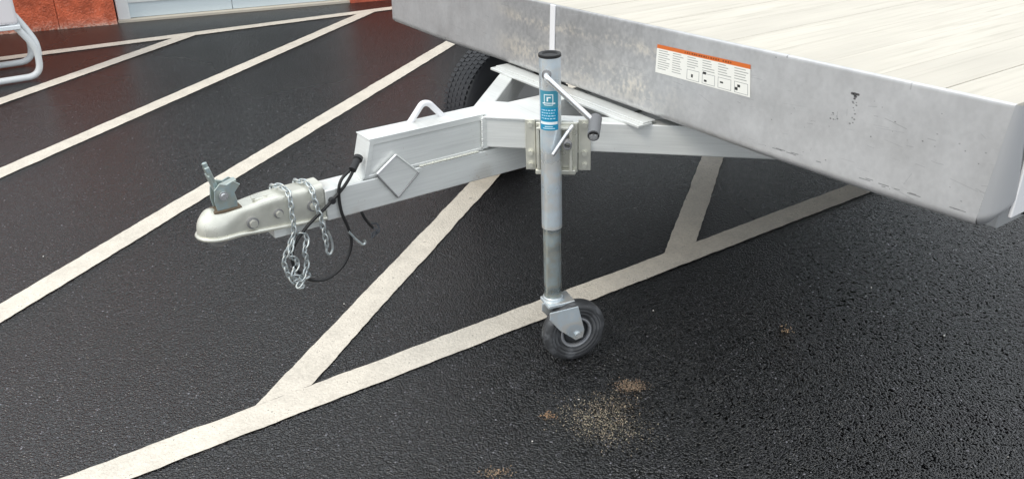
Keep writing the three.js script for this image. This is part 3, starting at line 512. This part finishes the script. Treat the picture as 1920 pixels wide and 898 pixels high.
// ------------------------------------------------------------------ chains and cables on the tongue (own things)
const toW = new THREE.Matrix4().makeRotationY(TT).setPosition(...TP);
function chain(label, runs, hooks, pos) {
  const c = thing('safety_chain', label, 'chain', TP, TT); c.userData.group = undefined; delete c.userData.group;
  const oval = []; for (let i = 0; i < 20; i++) { const a = i / 20 * Math.PI * 2; oval.push(V(0.0065 * Math.cos(a), 0, 0.0085 * Math.sign(Math.sin(a)) * Math.pow(Math.abs(Math.sin(a)), 0.7) + 0.003 * Math.sin(a))); }
  const lg = boxUV(flat(new THREE.TubeGeometry(new THREE.CatmullRomCurve3(oval, true), 24, 0.0024, 6, true)));
  for (const pts of runs) {
    const cv = new THREE.CatmullRomCurve3(pts, false, 'centripetal'), len = cv.getLength(), n = Math.round(len / 0.0165);
    for (let i = 0; i < n; i++) {
      const u = (i + 0.5) / n, m = new THREE.Mesh(lg, M.chain); m.name = 'link'; m.castShadow = m.receiveShadow = true; const p = cv.getPointAt(u), t = cv.getTangentAt(u);
      const x = V(1, 0.3, 0.2).cross(t).normalize(), y = t.clone().cross(x); const q = new THREE.Matrix4().makeBasis(x, y, t); m.quaternion.setFromRotationMatrix(q); m.rotateZ(i % 2 ? 0.75 : -0.8); m.position.copy(p); c.add(m);
    }
  }
  for (const h of hooks) obj('hook', spline(h, 0.0035, 40, 8), M.chain, c);
}
chain('zinc safety chain draped over the middle of the coupler, hanging in a looped bunch',
  [[V(-0.03, 0.640, 0.592), V(0.0, 0.655, 0.588), V(0.03, 0.657, 0.578), V(0.058, 0.645, 0.577), V(0.063, 0.60, 0.578), V(0.063, 0.548, 0.579), V(0.062, 0.508, 0.597), V(0.06, 0.475, 0.612), V(0.06, 0.438, 0.606), V(0.062, 0.412, 0.594), V(0.075, 0.424, 0.576), V(0.066, 0.455, 0.556), V(0.074, 0.495, 0.561), V(0.064, 0.525, 0.548), V(0.066, 0.542, 0.566)],
   [V(0.072, 0.535, 0.585), V(0.078, 0.50, 0.600), V(0.070, 0.466, 0.582), V(0.076, 0.440, 0.598), V(0.073, 0.418, 0.576), V(0.076, 0.402, 0.590), V(0.07, 0.398, 0.575)]],
  [[V(0.068, 0.424, 0.578), V(0.068, 0.414, 0.566), V(0.068, 0.418, 0.553), V(0.068, 0.430, 0.556)]]);
chain('zinc safety chain with open hooks over the rear of the coupler, beside the cable',
  [[V(-0.03, 0.640, 0.53), V(0.0, 0.652, 0.527), V(0.03, 0.655, 0.518), V(0.058, 0.642, 0.517), V(0.064, 0.615, 0.515), V(0.066, 0.573, 0.507), V(0.066, 0.519, 0.500), V(0.066, 0.485, 0.497)]],
  [[V(0.066, 0.49, 0.497), V(0.067, 0.470, 0.500), V(0.067, 0.462, 0.492), V(0.067, 0.472, 0.484), V(0.067, 0.50, 0.484), V(0.067, 0.53, 0.492)], [V(0.066, 0.512, 0.435), V(0.066, 0.495, 0.425), V(0.066, 0.472, 0.408), V(0.066, 0.461, 0.396), V(0.066, 0.466, 0.390), V(0.066, 0.474, 0.394)]]);
{
  const c = thing('wiring_cable', 'black wiring cable looping down from the box end around the tongue', 'cable', TP, TT);
  obj('cord', spline([V(0.03, 0.678, 0.385), V(0.052, 0.672, 0.408), V(0.058, 0.655, 0.436), V(0.06, 0.637, 0.446), V(0.06, 0.60, 0.449), V(0.062, 0.563, 0.446), V(0.064, 0.52, 0.434), V(0.064, 0.482, 0.428), V(0.064, 0.445, 0.438), V(0.064, 0.412, 0.463), V(0.064, 0.395, 0.495), V(0.064, 0.393, 0.525), V(0.064, 0.408, 0.557), V(0.064, 0.433, 0.578), V(0.064, 0.465, 0.592), V(0.064, 0.505, 0.586), V(0.062, 0.547, 0.55), V(0.06, 0.60, 0.474), V(0.058, 0.635, 0.430), V(0.053, 0.665, 0.402), V(0.03, 0.685, 0.378)], 0.0042, 220, 10), M.black, c);
  obj('connector', [rod(V(0.036, 0.690, 0.377), V(0.058, 0.672, 0.405), 0.010, 14), rod(V(0.034, 0.692, 0.374), V(0.040, 0.688, 0.380), 0.0125, 14)], M.dark, c);
  obj('clip', [rod(V(0.052, 0.604, 0.468), V(0.066, 0.604, 0.468), 0.008, 10)], M.dark, c);
  const h = thing('breakaway_lead', 'short black lead with a tangled end dangling under the tongue beam', 'cable', TP, TT);
  obj('cord', spline([V(0.03, 0.552, 0.385), V(0.04, 0.545, 0.383), V(0.042, 0.52, 0.374), V(0.04, 0.50, 0.362), V(0.04, 0.487, 0.352)], 0.0042, 50, 8), M.black, h);
  obj('frayed_end', [spline([V(0.04, 0.49, 0.354), V(0.05, 0.48, 0.345), V(0.035, 0.47, 0.352), V(0.046, 0.462, 0.36), V(0.04, 0.478, 0.338)], 0.0018, 60, 6), spline([V(0.04, 0.50, 0.36), V(0.03, 0.49, 0.335), V(0.05, 0.478, 0.340), V(0.04, 0.465, 0.348)], 0.0018, 50, 6)], mat(0.05, 0.06, 0.075, 0.5), h);
}

// ------------------------------------------------------------------ loose sand and grit
{
  const R = rng(55), gauss = () => { let s = 0; for (let i = 0; i < 6; i++) s += R(); return (s - 3) / 1.2; };
  const grains = [];
  const patch = (x, z, sx, sz, n, col, s0, s1, rot = 0) => { for (let i = 0; i < n; i++) { const a = gauss() * sx, b = gauss() * sz, c = Math.cos(rot), s = Math.sin(rot); const f = 0.6 + 0.8 * R(), w = 0.9 + 0.2 * R(); grains.push([x + a * c - b * s, z + a * s + b * c, s0 + (s1 - s0) * R() * R(), [col[0] * f, col[1] * f * w, col[2] * f * w]]); } };
  patch(0.343, -2.035, 0.036, 0.026, 560, [0.23, 0.165, 0.115], 0.0008, 0.0024);
  patch(0.24, -1.87, 0.10, 0.07, 1300, [0.34, 0.29, 0.215], 0.0007, 0.0020, 0.6);
  patch(0.29, -1.95, 0.06, 0.05, 320, [0.31, 0.25, 0.18], 0.0007, 0.0020, 0.6);
  patch(-0.04, -1.67, 0.036, 0.022, 110, [0.25, 0.18, 0.12], 0.0012, 0.003);
  patch(0.1, -1.90, 0.018, 0.014, 60, [0.28, 0.18, 0.11], 0.0012, 0.003);
  patch(0.88, -2.33, 0.02, 0.02, 22, [0.34, 0.24, 0.15], 0.0012, 0.0034);
  patch(-2.75, -4.15, 0.09, 0.02, 160, [0.35, 0.16, 0.08], 0.002, 0.005);
  for (let i = 0; i < 110; i++) { const z = -1.4 - 4.5 * R() * R(), x = (R() - 0.5) * 1.5 * Math.abs(z); const v = 0.45 + 0.4 * R(); grains.push([x, z, 0.001 + 0.0026 * R() ** 5, [v, v * 0.96, v * 0.9]]); }
  const im = new THREE.InstancedMesh(new THREE.IcosahedronGeometry(1, 0), mat(1, 1, 1, 0.7), grains.length), m4 = new THREE.Matrix4(), q = new THREE.Quaternion(), e = new THREE.Euler();
  grains.forEach(([x, z, s, c], i) => { e.set(R() * 6, R() * 6, R() * 6); m4.compose(V(x, s * 0.4 + 0.001, z), q.setFromEuler(e), V(s * (0.8 + 0.5 * R()), s * 0.7, s)); im.setMatrixAt(i, m4); im.setColorAt(i, lin(...c)); });
  im.name = 'loose_sand'; im.userData.kind = 'stuff'; tag(im, 'loose tan and rust coloured sand and grit scattered on the wet asphalt'); im.castShadow = im.receiveShadow = true; scene.add(im);
}

renderer.render(scene, camera);
